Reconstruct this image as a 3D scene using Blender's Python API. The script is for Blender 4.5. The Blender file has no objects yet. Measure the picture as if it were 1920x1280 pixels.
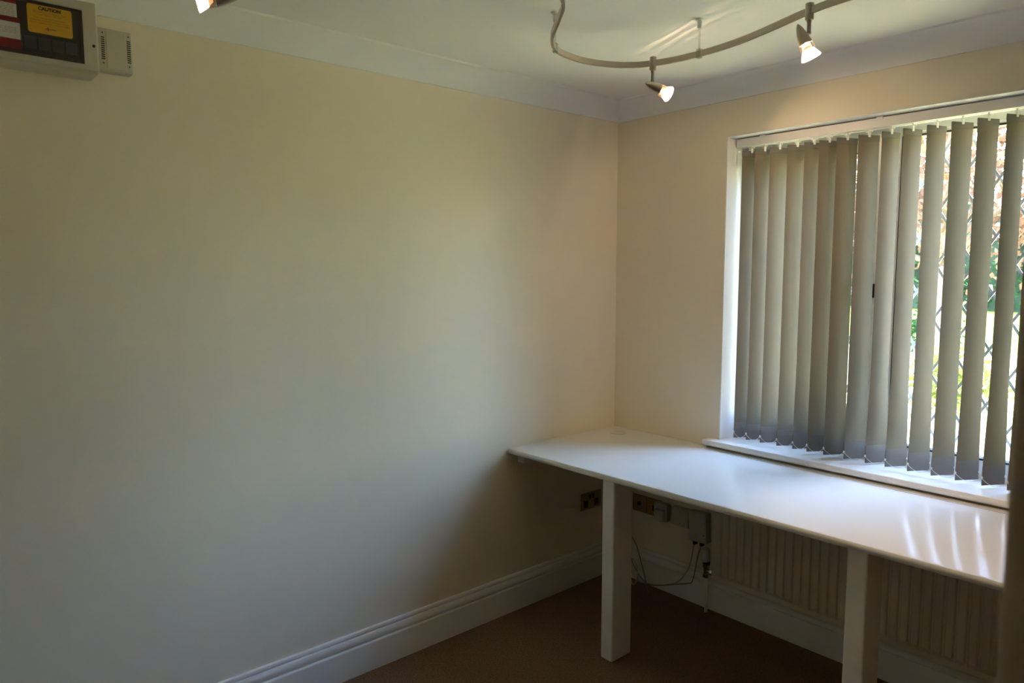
import bpy, bmesh, math, random
import numpy as np
from mathutils import Vector, Matrix
random.seed(4)
rng = np.random.default_rng(4)
S = bpy.context.scene
C = S.collection
R = math.radians

# ------------------------------------------------------------------ camera
cam = bpy.data.cameras.new('camera')
cam.sensor_width = 36.0
cam.lens = 1341.885 / 1920 * 36.0
cam.clip_start = 0.02
cam.clip_end = 300
co = bpy.data.objects.new('camera', cam)
C.objects.link(co)
YAW, PIT, ROL = -0.851321, -0.097176, -0.00127
Fv = Vector((math.sin(YAW) * math.cos(PIT), math.cos(YAW) * math.cos(PIT), math.sin(PIT)))
R0 = Vector((math.cos(YAW), -math.sin(YAW), 0))
U0 = R0.cross(Fv)
Rv = math.cos(ROL) * R0 + math.sin(ROL) * U0
Uv = -math.sin(ROL) * R0 + math.cos(ROL) * U0
m = Matrix((Rv, Uv, -Fv)).transposed().to_4x4()
m.translation = (2.34528, -2.74394, 1.52628)
co.matrix_world = m
S.camera = co
cam.dof.use_dof = True
cam.dof.focus_distance = 3.2
cam.dof.aperture_fstop = 5.0

# ------------------------------------------------------------------ world, sun, exposure
W = bpy.data.worlds.new('sky')
S.world = W
W.use_nodes = True
nt = W.node_tree
nt.nodes.clear()
wo = nt.nodes.new('ShaderNodeOutputWorld')
bg = nt.nodes.new('ShaderNodeBackground')
sk = nt.nodes.new('ShaderNodeTexSky')
sk.sky_type = 'NISHITA'
sk.sun_disc = False
sk.sun_elevation = R(51)
sk.sun_rotation = R(98.5)
sk.air_density = 1.0
sk.dust_density = 0.5
sk.ozone_density = 1.6
bg.inputs['Strength'].default_value = 3.1
nt.links.new(sk.outputs[0], bg.inputs[0])
nt.links.new(bg.outputs[0], wo.inputs[0])

sun = bpy.data.lights.new('sun', 'SUN')
sun.energy = 20.0
sun.angle = R(0.6)
sun.color = (1.0, 0.95, 0.86)
so = bpy.data.objects.new('sun', sun)
C.objects.link(so)
# light travels from the +x side, a little from behind the house, so none enters the window
so.rotation_euler = Vector((-0.80, 0.12, -1.0)).to_track_quat('-Z', 'Y').to_euler()

S.view_settings.view_transform = 'Standard'
S.view_settings.look = 'None'
S.view_settings.exposure = 1.46
S.view_settings.gamma = 1.0
S.view_settings.use_curve_mapping = False
S.cycles.use_denoising = True
S.cycles.max_bounces = 10
S.cycles.diffuse_bounces = 6
S.cycles.glossy_bounces = 4
S.cycles.transmission_bounces = 8
S.cycles.transparent_max_bounces = 16
S.cycles.use_light_tree = False
S.cycles.adaptive_threshold = 0.02
S.cycles.sample_clamp_indirect = 8.0
S.cycles.caustics_reflective = False
S.cycles.caustics_refractive = False

# ------------------------------------------------------------------ materials
def mat(name, col, rough=0.5, metal=0.0, noise=None, bump=None, spec=0.5, coat=0.0, emit=None, trans=0.0, alpha=1.0):
    """principled material; noise=(scale, amount) colour variation; bump=(scale, strength, distance)"""
    M = bpy.data.materials.new(name)
    M.use_nodes = True
    t = M.node_tree
    b = t.nodes['Principled BSDF']
    b.inputs['Base Color'].default_value = (*col, 1)
    b.inputs['Roughness'].default_value = rough
    b.inputs['Metallic'].default_value = metal
    b.inputs['Specular IOR Level'].default_value = spec
    b.inputs['Coat Weight'].default_value = coat
    b.inputs['Coat Roughness'].default_value = 0.08
    if emit:
        b.inputs['Emission Color'].default_value = (*emit[0], 1)
        b.inputs['Emission Strength'].default_value = emit[1]
    tc = t.nodes.new('ShaderNodeTexCoord')
    if noise:
        n = t.nodes.new('ShaderNodeTexNoise')
        n.inputs['Scale'].default_value = noise[0]
        n.inputs['Detail'].default_value = 4
        t.links.new(tc.outputs['Object'], n.inputs['Vector'])
        mx = t.nodes.new('ShaderNodeMix')
        mx.data_type = 'RGBA'
        a = noise[1]
        mx.inputs['A'].default_value = (*[c * (1 - a) for c in col], 1)
        c2 = noise[2] if len(noise) > 2 else [min(1, c * (1 + a)) for c in col]
        mx.inputs['B'].default_value = (*c2, 1)
        t.links.new(n.outputs['Fac'], mx.inputs['Factor'])
        t.links.new(mx.outputs['Result'], b.inputs['Base Color'])
    if bump:
        n = t.nodes.new('ShaderNodeTexNoise')
        n.inputs['Scale'].default_value = bump[0]
        n.inputs['Detail'].default_value = 3
        t.links.new(tc.outputs['Object'], n.inputs['Vector'])
        bp = t.nodes.new('ShaderNodeBump')
        bp.inputs['Strength'].default_value = bump[1]
        bp.inputs['Distance'].default_value = bump[2]
        t.links.new(n.outputs['Fac'], bp.inputs['Height'])
        t.links.new(bp.outputs['Normal'], b.inputs['Normal'])
    return M

def thin_sheet(name, col, frac, noise_scale=300.0, amount=0.06, tcol=None):
    """diffuse sheet that also lets some light through (fabric, leaves)"""
    M = bpy.data.materials.new(name)
    M.use_nodes = True
    t = M.node_tree
    t.nodes.clear()
    o = t.nodes.new('ShaderNodeOutputMaterial')
    d = t.nodes.new('ShaderNodeBsdfDiffuse')
    tr = t.nodes.new('ShaderNodeBsdfTranslucent')
    mx = t.nodes.new('ShaderNodeMixShader')
    mx.inputs[0].default_value = frac
    tc = t.nodes.new('ShaderNodeTexCoord')
    n = t.nodes.new('ShaderNodeTexNoise')
    n.inputs['Scale'].default_value = noise_scale
    t.links.new(tc.outputs['Object'], n.inputs['Vector'])
    cm = t.nodes.new('ShaderNodeMix')
    cm.data_type = 'RGBA'
    cm.inputs['A'].default_value = (*[c * (1 - amount) for c in col], 1)
    cm.inputs['B'].default_value = (*[min(1, c * (1 + amount)) for c in col], 1)
    t.links.new(n.outputs['Fac'], cm.inputs['Factor'])
    t.links.new(cm.outputs['Result'], d.inputs['Color'])
    tr.inputs['Color'].default_value = (*(tcol or col), 1)
    t.links.new(d.outputs[0], mx.inputs[1])
    t.links.new(tr.outputs[0], mx.inputs[2])
    t.links.new(mx.outputs[0], o.inputs[0])
    return M

def clear_mat(name, tint=(1, 1, 1), rough=0.0, base=0.04):
    """thin clear sheet: transparent with a fresnel reflection"""
    M = bpy.data.materials.new(name)
    M.use_nodes = True
    t = M.node_tree
    t.nodes.clear()
    o = t.nodes.new('ShaderNodeOutputMaterial')
    tr = t.nodes.new('ShaderNodeBsdfTransparent')
    tr.inputs['Color'].default_value = (*tint, 1)
    g = t.nodes.new('ShaderNodeBsdfGlossy')
    g.inputs['Roughness'].default_value = rough
    lw = t.nodes.new('ShaderNodeLayerWeight')
    lw.inputs['Blend'].default_value = 0.5
    pw = t.nodes.new('ShaderNodeMath')
    pw.operation = 'POWER'
    pw.inputs[1].default_value = 4.0
    t.links.new(lw.outputs['Facing'], pw.inputs[0])
    ma = t.nodes.new('ShaderNodeMath')
    ma.operation = 'MULTIPLY_ADD'
    ma.inputs[1].default_value = 0.5
    ma.inputs[2].default_value = base
    t.links.new(pw.outputs[0], ma.inputs[0])
    lw = ma
    mx = t.nodes.new('ShaderNodeMixShader')
    t.links.new(lw.outputs[0], mx.inputs[0])
    t.links.new(tr.outputs[0], mx.inputs[1])
    t.links.new(g.outputs[0], mx.inputs[2])
    t.links.new(mx.outputs[0], o.inputs[0])
    return M

M = {}
M['wall'] = mat('cream_emulsion', (0.825, 0.74, 0.575), 0.75, bump=(180, 0.12, 0.002), noise=(1.2, 0.02), spec=0.25)
M['ceiling'] = mat('white_ceiling_paint', (0.83, 0.82, 0.79), 0.8, bump=(140, 0.1, 0.002), spec=0.2)
M['trim'] = mat('white_gloss_trim', (0.84, 0.82, 0.785), 0.32, noise=(3, 0.02))
M['lining'] = mat('white_recess_paint', (0.84, 0.83, 0.80), 0.6, bump=(150, 0.08, 0.002))
M['desk'] = mat('white_gloss_worktop', (0.83, 0.81, 0.775), 0.13, bump=(26, 0.04, 0.002), spec=0.5)
M['grommet'] = mat('beige_grommet_plastic', (0.52, 0.48, 0.40), 0.45)
M['deskleg'] = mat('white_painted_wood', (0.80, 0.77, 0.71), 0.4, bump=(60, 0.05, 0.002))
M['carpet'] = mat('brown_carpet', (0.25, 0.155, 0.09), 0.95, noise=(150, 0.75), bump=(420, 0.9, 0.006), spec=0.1)
M['upvc'] = mat('white_plastic_frame', (0.84, 0.85, 0.84), 0.3)
M['gasket'] = mat('black_rubber', (0.015, 0.016, 0.02), 0.5)
M['glass'] = clear_mat('window_glass', (0.97, 0.985, 0.975))
M['fabric'] = thin_sheet('beige_blind_fabric', (0.192, 0.162, 0.124), 0.032, 420, 0.10, (0.55, 0.45, 0.22))
M['hem'] = mat('beige_blind_hem', (0.19, 0.17, 0.15), 0.85, noise=(420, 0.10), spec=0.15)
M['clip'] = mat('white_clip_plastic', (0.86, 0.87, 0.83), 0.35)
M['bead'] = mat('pale_bead_plastic', (0.82, 0.82, 0.80), 0.25)
M['rail_white'] = mat('white_headrail', (0.78, 0.765, 0.73), 0.35)
M['nickel'] = mat('brushed_nickel', (0.50, 0.44, 0.36), 0.32, 1.0, bump=(300, 0.05, 0.001))
M['nickel_dark'] = mat('dark_nickel', (0.36, 0.31, 0.26), 0.34, 1.0)
M['core'] = mat('clear_insulator_strip', (0.55, 0.53, 0.45), 0.4)
M['acrylic'] = clear_mat('clear_acrylic', (0.90, 0.91, 0.88), 0.05)
M['bulb'] = mat('lit_halogen_glass', (1, 0.95, 0.9), 0.3, emit=((1.0, 0.80, 0.62), 3.0))
M['bulb_neck'] = mat('glowing_bulb_neck', (1, 0.8, 0.6), 0.3, emit=((1.0, 0.42, 0.16), 0.9))
M['box_plastic'] = mat('grey_white_metal_case', (0.52, 0.475, 0.38), 0.4)
M['chime'] = mat('white_chime_plastic', (0.55, 0.50, 0.41), 0.45)
M['smoke'] = mat('smoked_plastic_window', (0.035, 0.028, 0.024), 0.25)
M['smoke_frame'] = mat('dark_brown_window_rim', (0.03, 0.014, 0.011), 0.4)
M['smoke_inner'] = mat('dim_switch_row', (0.038, 0.031, 0.027), 0.3)
M['yellow'] = mat('yellow_label', (0.56, 0.31, 0.008), 0.5)
M['lab_white'] = mat('white_label', (0.56, 0.53, 0.47), 0.5)
M['lab_red'] = mat('red_print', (0.15, 0.003, 0.005), 0.5)
M['ink'] = mat('black_print', (0.02, 0.015, 0.012), 0.6)
M['ink_brown'] = mat('brown_red_print', (0.15, 0.035, 0.006), 0.6)
M['ink_grey'] = mat('grey_print', (0.22, 0.21, 0.20), 0.6)
M['dark'] = mat('dark_hole', (0.012, 0.011, 0.010), 0.7)
M['brass'] = mat('aged_brass', (0.42, 0.29, 0.12), 0.38, 1.0, noise=(30, 0.1))
M['brown_insert'] = mat('dark_brown_insert', (0.03, 0.02, 0.014), 0.4)
M['plug'] = mat('white_plug_plastic', (0.52, 0.49, 0.45), 0.4)
M['cable'] = mat('pale_cable', (0.46, 0.42, 0.34), 0.5)
M['cable2'] = mat('grey_brown_cable', (0.26, 0.23, 0.18), 0.5)
M['cable_dark'] = mat('dark_cable', (0.05, 0.045, 0.04), 0.5)
M['radiator'] = mat('cream_radiator_enamel', (0.70, 0.62, 0.49), 0.35)
M['chrome'] = mat('chrome', (0.7, 0.7, 0.7), 0.12, 1.0)
M['handle'] = mat('black_window_handle', (0.02, 0.02, 0.022), 0.35)
M['grille'] = mat('grey_steel_grille', (0.46, 0.47, 0.50), 0.45, 0.0)
M['door'] = mat('tan_painted_door', (0.40, 0.31, 0.22), 0.4)
M['brick'] = mat('outside_render', (0.50, 0.42, 0.34), 0.9)
M['lawn'] = mat('lawn_grass', (0.17, 0.24, 0.035), 0.9, noise=(3.0, 0.35), spec=0.1)
M['drive'] = mat('pale_gravel', (0.50, 0.43, 0.19), 0.9, noise=(9, 0.2), spec=0.1)
M['leaf_green'] = thin_sheet('green_leaf', (0.022, 0.055, 0.026), 0.25, 7, 0.7, (0.04, 0.11, 0.02))
M['leaf_bronze'] = thin_sheet('bronze_leaf', (0.115, 0.070, 0.060), 0.40, 5, 0.6, (0.24, 0.12, 0.045))
M['leaf_lime'] = thin_sheet('lime_leaf', (0.08, 0.10, 0.03), 0.40, 5, 0.6, (0.17, 0.19, 0.03))
M['bark'] = mat('grey_bark', (0.16, 0.125, 0.10), 0.9, noise=(20, 0.4))
M['hedge_core'] = mat('hedge_shade', (0.012, 0.026, 0.014), 0.95, noise=(6, 0.5))

M['bulb'].cycles.emission_sampling = 'NONE'
M['bulb_neck'].cycles.emission_sampling = 'NONE'

# ------------------------------------------------------------------ mesh helpers
class MB:
    def __init__(s):
        s.v, s.f = [], []
    def add(s, vs, fs):
        k = len(s.v)
        s.v += [tuple(v) for v in vs]
        s.f += [tuple(i + k for i in f) for f in fs]
        return s
    def box(s, x0, x1, y0, y1, z0, z1, mx=None):
        vs = [Vector(p) for p in ((x0, y0, z0), (x1, y0, z0), (x1, y1, z0), (x0, y1, z0), (x0, y0, z1), (x1, y0, z1), (x1, y1, z1), (x0, y1, z1))]
        if mx is not None:
            vs = [mx @ v for v in vs]
        return s.add(vs, [(0, 3, 2, 1), (4, 5, 6, 7), (0, 1, 5, 4), (1, 2, 6, 5), (2, 3, 7, 6), (3, 0, 4, 7)])
    def lathe(s, prof, n=24, mx=None, cap0=True, cap1=True):
        """prof = [(r, h)...] turned about local z"""
        mx = mx or Matrix()
        vs, fs = [], []
        for r, h in prof:
            for k in range(n):
                a = 2 * math.pi * k / n
                vs.append(mx @ Vector((r * math.cos(a), r * math.sin(a), h)))
        for i in range(len(prof) - 1):
            for k in range(n):
                k2 = (k + 1) % n
                fs.append((i * n + k, i * n + k2, (i + 1) * n + k2, (i + 1) * n + k))
        if cap0:
            fs.append(tuple(range(n))[::-1])
        if cap1:
            fs.append(tuple((len(prof) - 1) * n + k for k in range(n)))
        return s.add(vs, fs)
    def tube(s, pts, r, n=8):
        pts = [Vector(p) for p in pts]
        vs, fs = [], []
        up = Vector((0, 0, 1))
        for i, p in enumerate(pts):
            t = (pts[min(i + 1, len(pts) - 1)] - pts[max(i - 1, 0)]).normalized()
            a = t.cross(up)
            if a.length < 1e-3:
                a = t.cross(Vector((1, 0, 0)))
            a.normalize()
            b = a.cross(t)
            rr = r[i] if isinstance(r, (list, tuple)) else r
            for k in range(n):
                q = 2 * math.pi * k / n
                vs.append(p + rr * (math.cos(q) * a + math.sin(q) * b))
        for i in range(len(pts) - 1):
            for k in range(n):
                k2 = (k + 1) % n
                fs.append((i * n + k, i * n + k2, (i + 1) * n + k2, (i + 1) * n + k))
        fs.append(tuple(range(n))[::-1])
        fs.append(tuple((len(pts) - 1) * n + k for k in range(n)))
        return s.add(vs, fs)
    def sweep(s, rings, closed=True):
        """rings: list of equal-length point loops; skins them and caps the ends"""
        n = len(rings[0])
        vs = [p for r in rings for p in r]
        fs = []
        for i in range(len(rings) - 1):
            for k in range(n if closed else n - 1):
                k2 = (k + 1) % n
                fs.append((i * n + k, i * n + k2, (i + 1) * n + k2, (i + 1) * n + k))
        if closed:
            fs.append(tuple(range(n))[::-1])
            fs.append(tuple((len(rings) - 1) * n + k for k in range(n)))
        return s.add(vs, fs)
    def mesh(s, name, smooth=False):
        me = bpy.data.meshes.new(name)
        me.from_pydata([tuple(v) for v in s.v], [], s.f)
        bm = bmesh.new()
        bm.from_mesh(me)
        bmesh.ops.recalc_face_normals(bm, faces=bm.faces)
        bm.to_mesh(me)
        bm.free()
        if smooth:
            me.polygons.foreach_set('use_smooth', [True] * len(me.polygons))
        return me
    def build(s, name, m, parent=None, smooth=False, bevel=0.0, seg=2, auto=None):
        me = s.mesh(name, smooth or auto is not None)
        me.materials.append(M[m])
        if auto is not None:
            me.set_sharp_from_angle(angle=R(auto))
        return link(name, me, parent, bevel, seg)

def link(name, me, parent=None, bevel=0.0, seg=2):
    o = bpy.data.objects.new(name, me)
    C.objects.link(o)
    if parent:
        o.parent = parent
        o.matrix_parent_inverse = Matrix.Translation(-Vector(parent.location))
    if bevel:
        b = o.modifiers.new('bevel', 'BEVEL')
        b.width = bevel
        b.segments = seg
        b.limit_method = 'ANGLE'
        b.angle_limit = R(40)
    return o

def empty(name, loc, label=None, cat=None, group=None, kind=None):
    o = bpy.data.objects.new(name, None)
    C.objects.link(o)
    o.location = loc
    o.empty_display_size = 0.05
    tag(o, label, cat, group, kind)
    return o

def tag(o, label=None, cat=None, group=None, kind=None):
    if label:
        o['label'] = label
    if cat:
        o['category'] = cat
    if group:
        o['group'] = group
    if kind:
        o['kind'] = kind
    return o

def struct(o):
    o['kind'] = 'structure'
    return o

def axis_mx(origin, d, roll_ref=Vector((0, 0, 1))):
    """matrix whose local z points along d, placed at origin"""
    d = Vector(d).normalized()
    q = d.to_track_quat('Z', 'Y')
    mm = q.to_matrix().to_4x4()
    mm.translation = Vector(origin)
    return mm

def holed(xs, ys, hole):
    """cells of a grid that are not holes; returns vertex/face builder for a slab in local (a,b) with depth"""
    cells = []
    for i in range(len(xs) - 1):
        for j in range(len(ys) - 1):
            if not hole((xs[i] + xs[i + 1]) / 2, (ys[j] + ys[j + 1]) / 2):
                cells.append((i, j))
    return cells

def slab(mb, xs, ys, hole, t0, t1, to3):
    """slab with openings: grid cells extruded from t0 to t1, only outer faces; to3(a,b,t) -> point"""
    cells = set(holed(xs, ys, hole))
    idx = {}
    vs, fs = [], []
    def v(i, j, t):
        k = (i, j, t)
        if k not in idx:
            idx[k] = len(vs)
            vs.append(to3(xs[i], ys[j], t1 if t else t0))
        return idx[k]
    for i, j in cells:
        for t in (0, 1):
            fs.append((v(i, j, t), v(i + 1, j, t), v(i + 1, j + 1, t), v(i, j + 1, t)))
        for (di, dj, a, b) in ((-1, 0, (0, 0), (0, 1)), (1, 0, (1, 0), (1, 1)), (0, -1, (0, 0), (1, 0)), (0, 1, (0, 1), (1, 1))):
            if (i + di, j + dj) not in cells:
                fs.append((v(i + a[0], j + a[1], 0), v(i + b[0], j + b[1], 0), v(i + b[0], j + b[1], 1), v(i + a[0], j + a[1], 1)))
    return mb.add(vs, fs)

def text_mesh(body, size, name='lettering', bold=0.0, res=2, align='CENTER'):
    cu = bpy.data.curves.new(name, 'FONT')
    cu.body = body
    cu.size = size
    cu.align_x = align
    cu.align_y = 'CENTER'
    cu.resolution_u = res
    cu.offset = bold
    cu.fill_mode = 'FRONT'
    o = bpy.data.objects.new(name, cu)
    C.objects.link(o)
    bpy.context.view_layer.update()
    dg = bpy.context.evaluated_depsgraph_get()
    me = bpy.data.meshes.new_from_object(o.evaluated_get(dg))
    bpy.data.objects.remove(o)
    me.name = name
    return me

# ------------------------------------------------------------------ the room shell
X1, Y1, ZC = 2.97, -3.40, 2.33           # right wall, near wall, ceiling height
WX0, WX1, WZ0, WZ1 = 0.605, 1.826, 0.76, 2.098   # window opening
WT = 0.30

struct(MB().box(-0.16, X1 + 1.3, Y1 - 0.16, 0.0, -0.12, 0.0).build('floor', 'carpet'))
struct(MB().box(-0.16, X1 + 1.3, Y1 - 0.16, WT, ZC, ZC + 0.25).build('ceiling', 'ceiling'))
struct(MB().box(-0.16, 0.0, Y1 - 0.16, WT, -0.12, ZC).build('wall_left', 'wall'))
mb = MB()
slab(mb, [0.0, WX0, WX1, X1 + 0.14], [-0.12, WZ0, WZ1, ZC], lambda a, b: WX0 < a < WX1 and WZ0 < b < WZ1, 0.0, WT, lambda a, b, t: (a, t, b))
struct(mb.build('wall_far', 'wall'))
DY0, DY1, DZ = -2.97, -2.165, 2.03        # doorway in the right wall, behind the camera's right shoulder
mb = MB()
slab(mb, [Y1 - 0.16, DY0, DY1, 0.0], [-0.12, 0.0, DZ, ZC], lambda a, b: DY0 < a < DY1 and 0 < b < DZ, X1, X1 + 0.12, lambda a, b, t: (t, a, b))
struct(mb.build('wall_right', 'wall'))
struct(MB().box(0.0, X1, Y1 - 0.16, Y1, -0.12, ZC).build('wall_near', 'wall'))
mb = MB()
mb.box(X1 + 1.1, X1 + 1.3, Y1 - 0.16, 0.0, 0.0, ZC)
mb.box(X1 + 0.12, X1 + 1.1, Y1 - 0.16, Y1, 0.0, ZC)
mb.box(X1 + 0.14, X1 + 1.1, -0.2, 0.0, 0.0, ZC)
struct(mb.build('wall_hall', 'wall'))

# coving: concave profile, mitred in the corners
CB = 2.2455
def cove_profile():
    pr = [(0.0, CB), (0.006, CB), (0.007, CB + 0.007)]
    # concave arc from (0.007, CB+0.007) to (0.076, ZC-0.007)
    r = 0.076
    for k in range(1, 8):
        a = math.pi - (math.pi / 2) * k / 8
        pr.append((0.083 + r * math.cos(a) * 1.0, CB + 0.004 + (ZC - 0.009 - CB) * math.sin(a)))
    pr += [(0.0765, ZC - 0.0058), (0.0810, ZC - 0.0058), (0.0868, ZC), (0.0, ZC)]
    return pr
def run_left(prof):      # along the left wall, mitred at both ends
    return [[(d, -d, z) for d, z in prof], [(d, Y1 + d, z) for d, z in prof]]
def run_far(prof):
    return [[(d, -d, z) for d, z in prof], [(X1 - d, -d, z) for d, z in prof]]
def run_right(prof):
    return [[(X1 - d, -d, z) for d, z in prof], [(X1 - d, Y1 + d, z) for d, z in prof]]
def run_near(prof):
    return [[(d, Y1 + d, z) for d, z in prof], [(X1 - d, Y1 + d, z) for d, z in prof]]
cp = cove_profile()
for k, fn in enumerate((run_left, run_far, run_right, run_near)):
    struct(MB().sweep(fn(cp)).build('trim_%d' % (k + 1), 'ceiling', auto=35))

# skirting boards with a moulded top
sp = [(0, 0.168), (0.007, 0.168), (0.0095, 0.1655), (0.0105, 0.161), (0.0100, 0.155), (0.0065, 0.1515), (0.0065, 0.149),
      (0.0115, 0.146), (0.0145, 0.140), (0.0155, 0.133), (0.0150, 0.126), (0.0125, 0.120), (0.0085, 0.115), (0.0085, 0.1125), (0.0165, 0.1115), (0.018, 0.109), (0.018, 0.0), (0, 0)]
for nm, fn in (('baseboard_left', run_left), ('baseboard_far', run_far), ('baseboard_near', run_near)):
    struct(MB().sweep(fn(sp)).build(nm, 'trim', auto=25))
mb = MB()
for a, b in ((-0.018, DY1), (DY0, Y1 + 0.018)):
    mb.sweep([[(X1 - d, a, z) for d, z in sp], [(X1 - d, b, z) for d, z in sp]])
struct(mb.build('baseboard_right', 'trim', auto=25))

# ------------------------------------------------------------------ window
win = empty('window_1', (WX0, 0.167, 0.785), kind='structure')
FY0, FY1 = 0.167, 0.235
GZ0, GZ1 = 0.866, 2.030
FZ0, FZ1 = 0.785, WZ1
def rect_ring(x0, x1, z0, z1, w, y0, y1, mb=None):
    mb = mb or MB()
    return slab(mb, [x0, x0 + w, x1 - w, x1], [z0, z0 + w, z1 - w, z1], lambda a, b: x0 + w < a < x1 - w and z0 + w < b < z1 - w, y0, y1, lambda a, b, t: (a, t, b))
rect_ring(WX0, WX1, FZ0, FZ1, 0.058, FY0, FY1).build('outer_frame', 'upvc', win, bevel=0.003)
MB().box(1.185, 1.237, FY0 + 0.001, FY1, FZ0 + 0.058, FZ1 - 0.058).build('mullion', 'upvc', win, bevel=0.003)
# fixed light: bead, gasket, glass
rect_ring(1.2372, 1.7682, 0.8432, 2.0398, 0.011, 0.1575, 0.20).build('glazing_bead', 'upvc', win, bevel=0.004)
rect_ring(1.2482, 1.7572, 0.8542, 2.0288, 0.007, 0.1605, 0.20).build('gasket', 'gasket', win)
MB().box(1.2525, 1.7525, 0.186, 0.190, 0.858, 2.025).build('pane', 'glass', win)
# opening sash
for sx0, sx1, hx in ((0.640, 1.192, 1.172),):
    sash = rect_ring(sx0, sx1, 0.836, 2.046, 0.060, 0.148, 0.215).build('sash', 'upvc', win, bevel=0.006, seg=3)
    rect_ring(sx0 + 0.060, sx1 - 0.060, 0.896, 1.986, 0.005, 0.153, 0.20).build('gasket', 'gasket', sash)
    MB().box(sx0 + 0.0645, sx1 - 0.0645, 0.184, 0.188, 0.9005, 1.9815).build('pane', 'glass', sash)
    mb = MB()
    mb.box(hx - 0.011, hx + 0.011, 0.138, 0.148, 1.424, 1.478)
    mb.lathe([(0.006, 0), (0.006, 0.010)], 12, axis_mx((hx, 0.138, 1.452), (0, -1, 0)))
    mb.box(hx - 0.007, hx + 0.007, 0.1185, 0.132, 1.418, 1.484)
    mb.build('handle', 'handle', sash, bevel=0.003)
# white lining of the recess
for nm, b in (('reveal_lining', (WX0 + 0.0003, WX0 + 0.004, 0.0008, FY0 - 0.0005, 0.7855, WZ1 - 0.0045)), ('reveal_lining', (WX1 - 0.004, WX1 - 0.0003, 0.0008, FY0 - 0.0005, 0.7855, WZ1 - 0.0045)), ('reveal_lining', (WX0 + 0.0003, WX1 - 0.0003, 0.0008, FY0 - 0.0005, WZ1 - 0.004, WZ1 - 0.0003))):
    MB().box(*b).build(nm, 'lining', win)
# window board (sill) with rounded nose and horns
def sill_ring(x):
    pr = [(FY0, 0.785), (-0.044, 0.785), (-0.048, 0.7838), (-0.0508, 0.780), (-0.052, 0.7725), (-0.0508, 0.765), (-0.048, 0.7612), (-0.044, 0.760), (FY0, 0.760)]
    return [(x, y, z) for y, z in pr]
mb = MB().sweep([sill_ring(WX0 + 0.0005), sill_ring(WX1 - 0.0005)])
def horn(x):
    return [(x, min(y, -0.0005), z) for x_, y, z in sill_ring(x)]
mb.sweep([horn(0.553), horn(WX0 + 0.0005)])
mb.sweep([horn(WX1 - 0.0005), horn(WX1 + 0.052)])
mb.build('window_sill', 'trim', win, auto=30)

# ------------------------------------------------------------------ vertical blind
SX = [.675, .735, .802, .878, .948, 1.009, 1.079, 1.160, 1.239, 1.312, 1.391, 1.471, 1.548, 1.628, 1.704]
while SX[-1] < 1.76:
    SX.append(SX[-1] + 0.0778)
SY, SW = 0.082, 0.089
ZB, ZT = 0.795, 2.036
blind = empty('vertical_blind', (1.2, SY, ZB), 'beige fabric vertical blind hanging in the window recess above the sill', 'blind')
mb = MB()
slab(mb, [0.060, 0.0775, 0.0865, 0.104], [2.055, 2.0575, 2.090], lambda a, b: 0.0775 < a < 0.0865 and b < 2.0575, 0.614, WX1 - 0.008, lambda a, b, t: (t, a, b))
mb.build('headrail', 'rail_white', blind, bevel=0.0015)
for x in (0.735, 1.205, 1.70):
    mb = MB().box(x - 0.012, x + 0.012, 0.057, 0.107, 2.0902, 2.0945)
    mb.box(x - 0.012, x + 0.012, 0.0565, 0.0598, 2.083, 2.0945)
    mb.build('bracket', 'clip', blind, bevel=0.001)
angs = [62 + random.uniform(-1.6, 1.6) for _ in SX]
for k, a in ((4, 65), (5, 61), (6, 59), (7, 59), (8, 69), (9, 69), (10, 67), (11, 62), (12, 63), (13, 68)):
    angs[k] = a
def ang_at(k, z):
    lo = 57 + (angs[k] - 64) * 0.35
    t = min(1, max(0, (z - 0.86) / 0.30))
    t = t * t * (3 - 2 * t)
    return lo + (angs[k] - lo) * t
def slat_pt(k, u, z, off=0.0, bow=0.0):
    """u in -1..1 across the slat; off along its normal"""
    a = R(ang_at(k, z))
    h = SW / 2
    n = (math.sin(a), -math.cos(a))
    b = off + bow * (1 - u * u)
    return (SX[k] + u * h * math.cos(a) + n[0] * b, SY + u * h * math.sin(a) + n[1] * b, z)
zs = [0.862] + [0.88 + 0.03 * i for i in range(11)] + [1.4, 1.6, 1.8, 1.95, 2.012]
us = [-1, -0.66, -0.33, 0, 0.33, 0.66, 1]
ends = []
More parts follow.
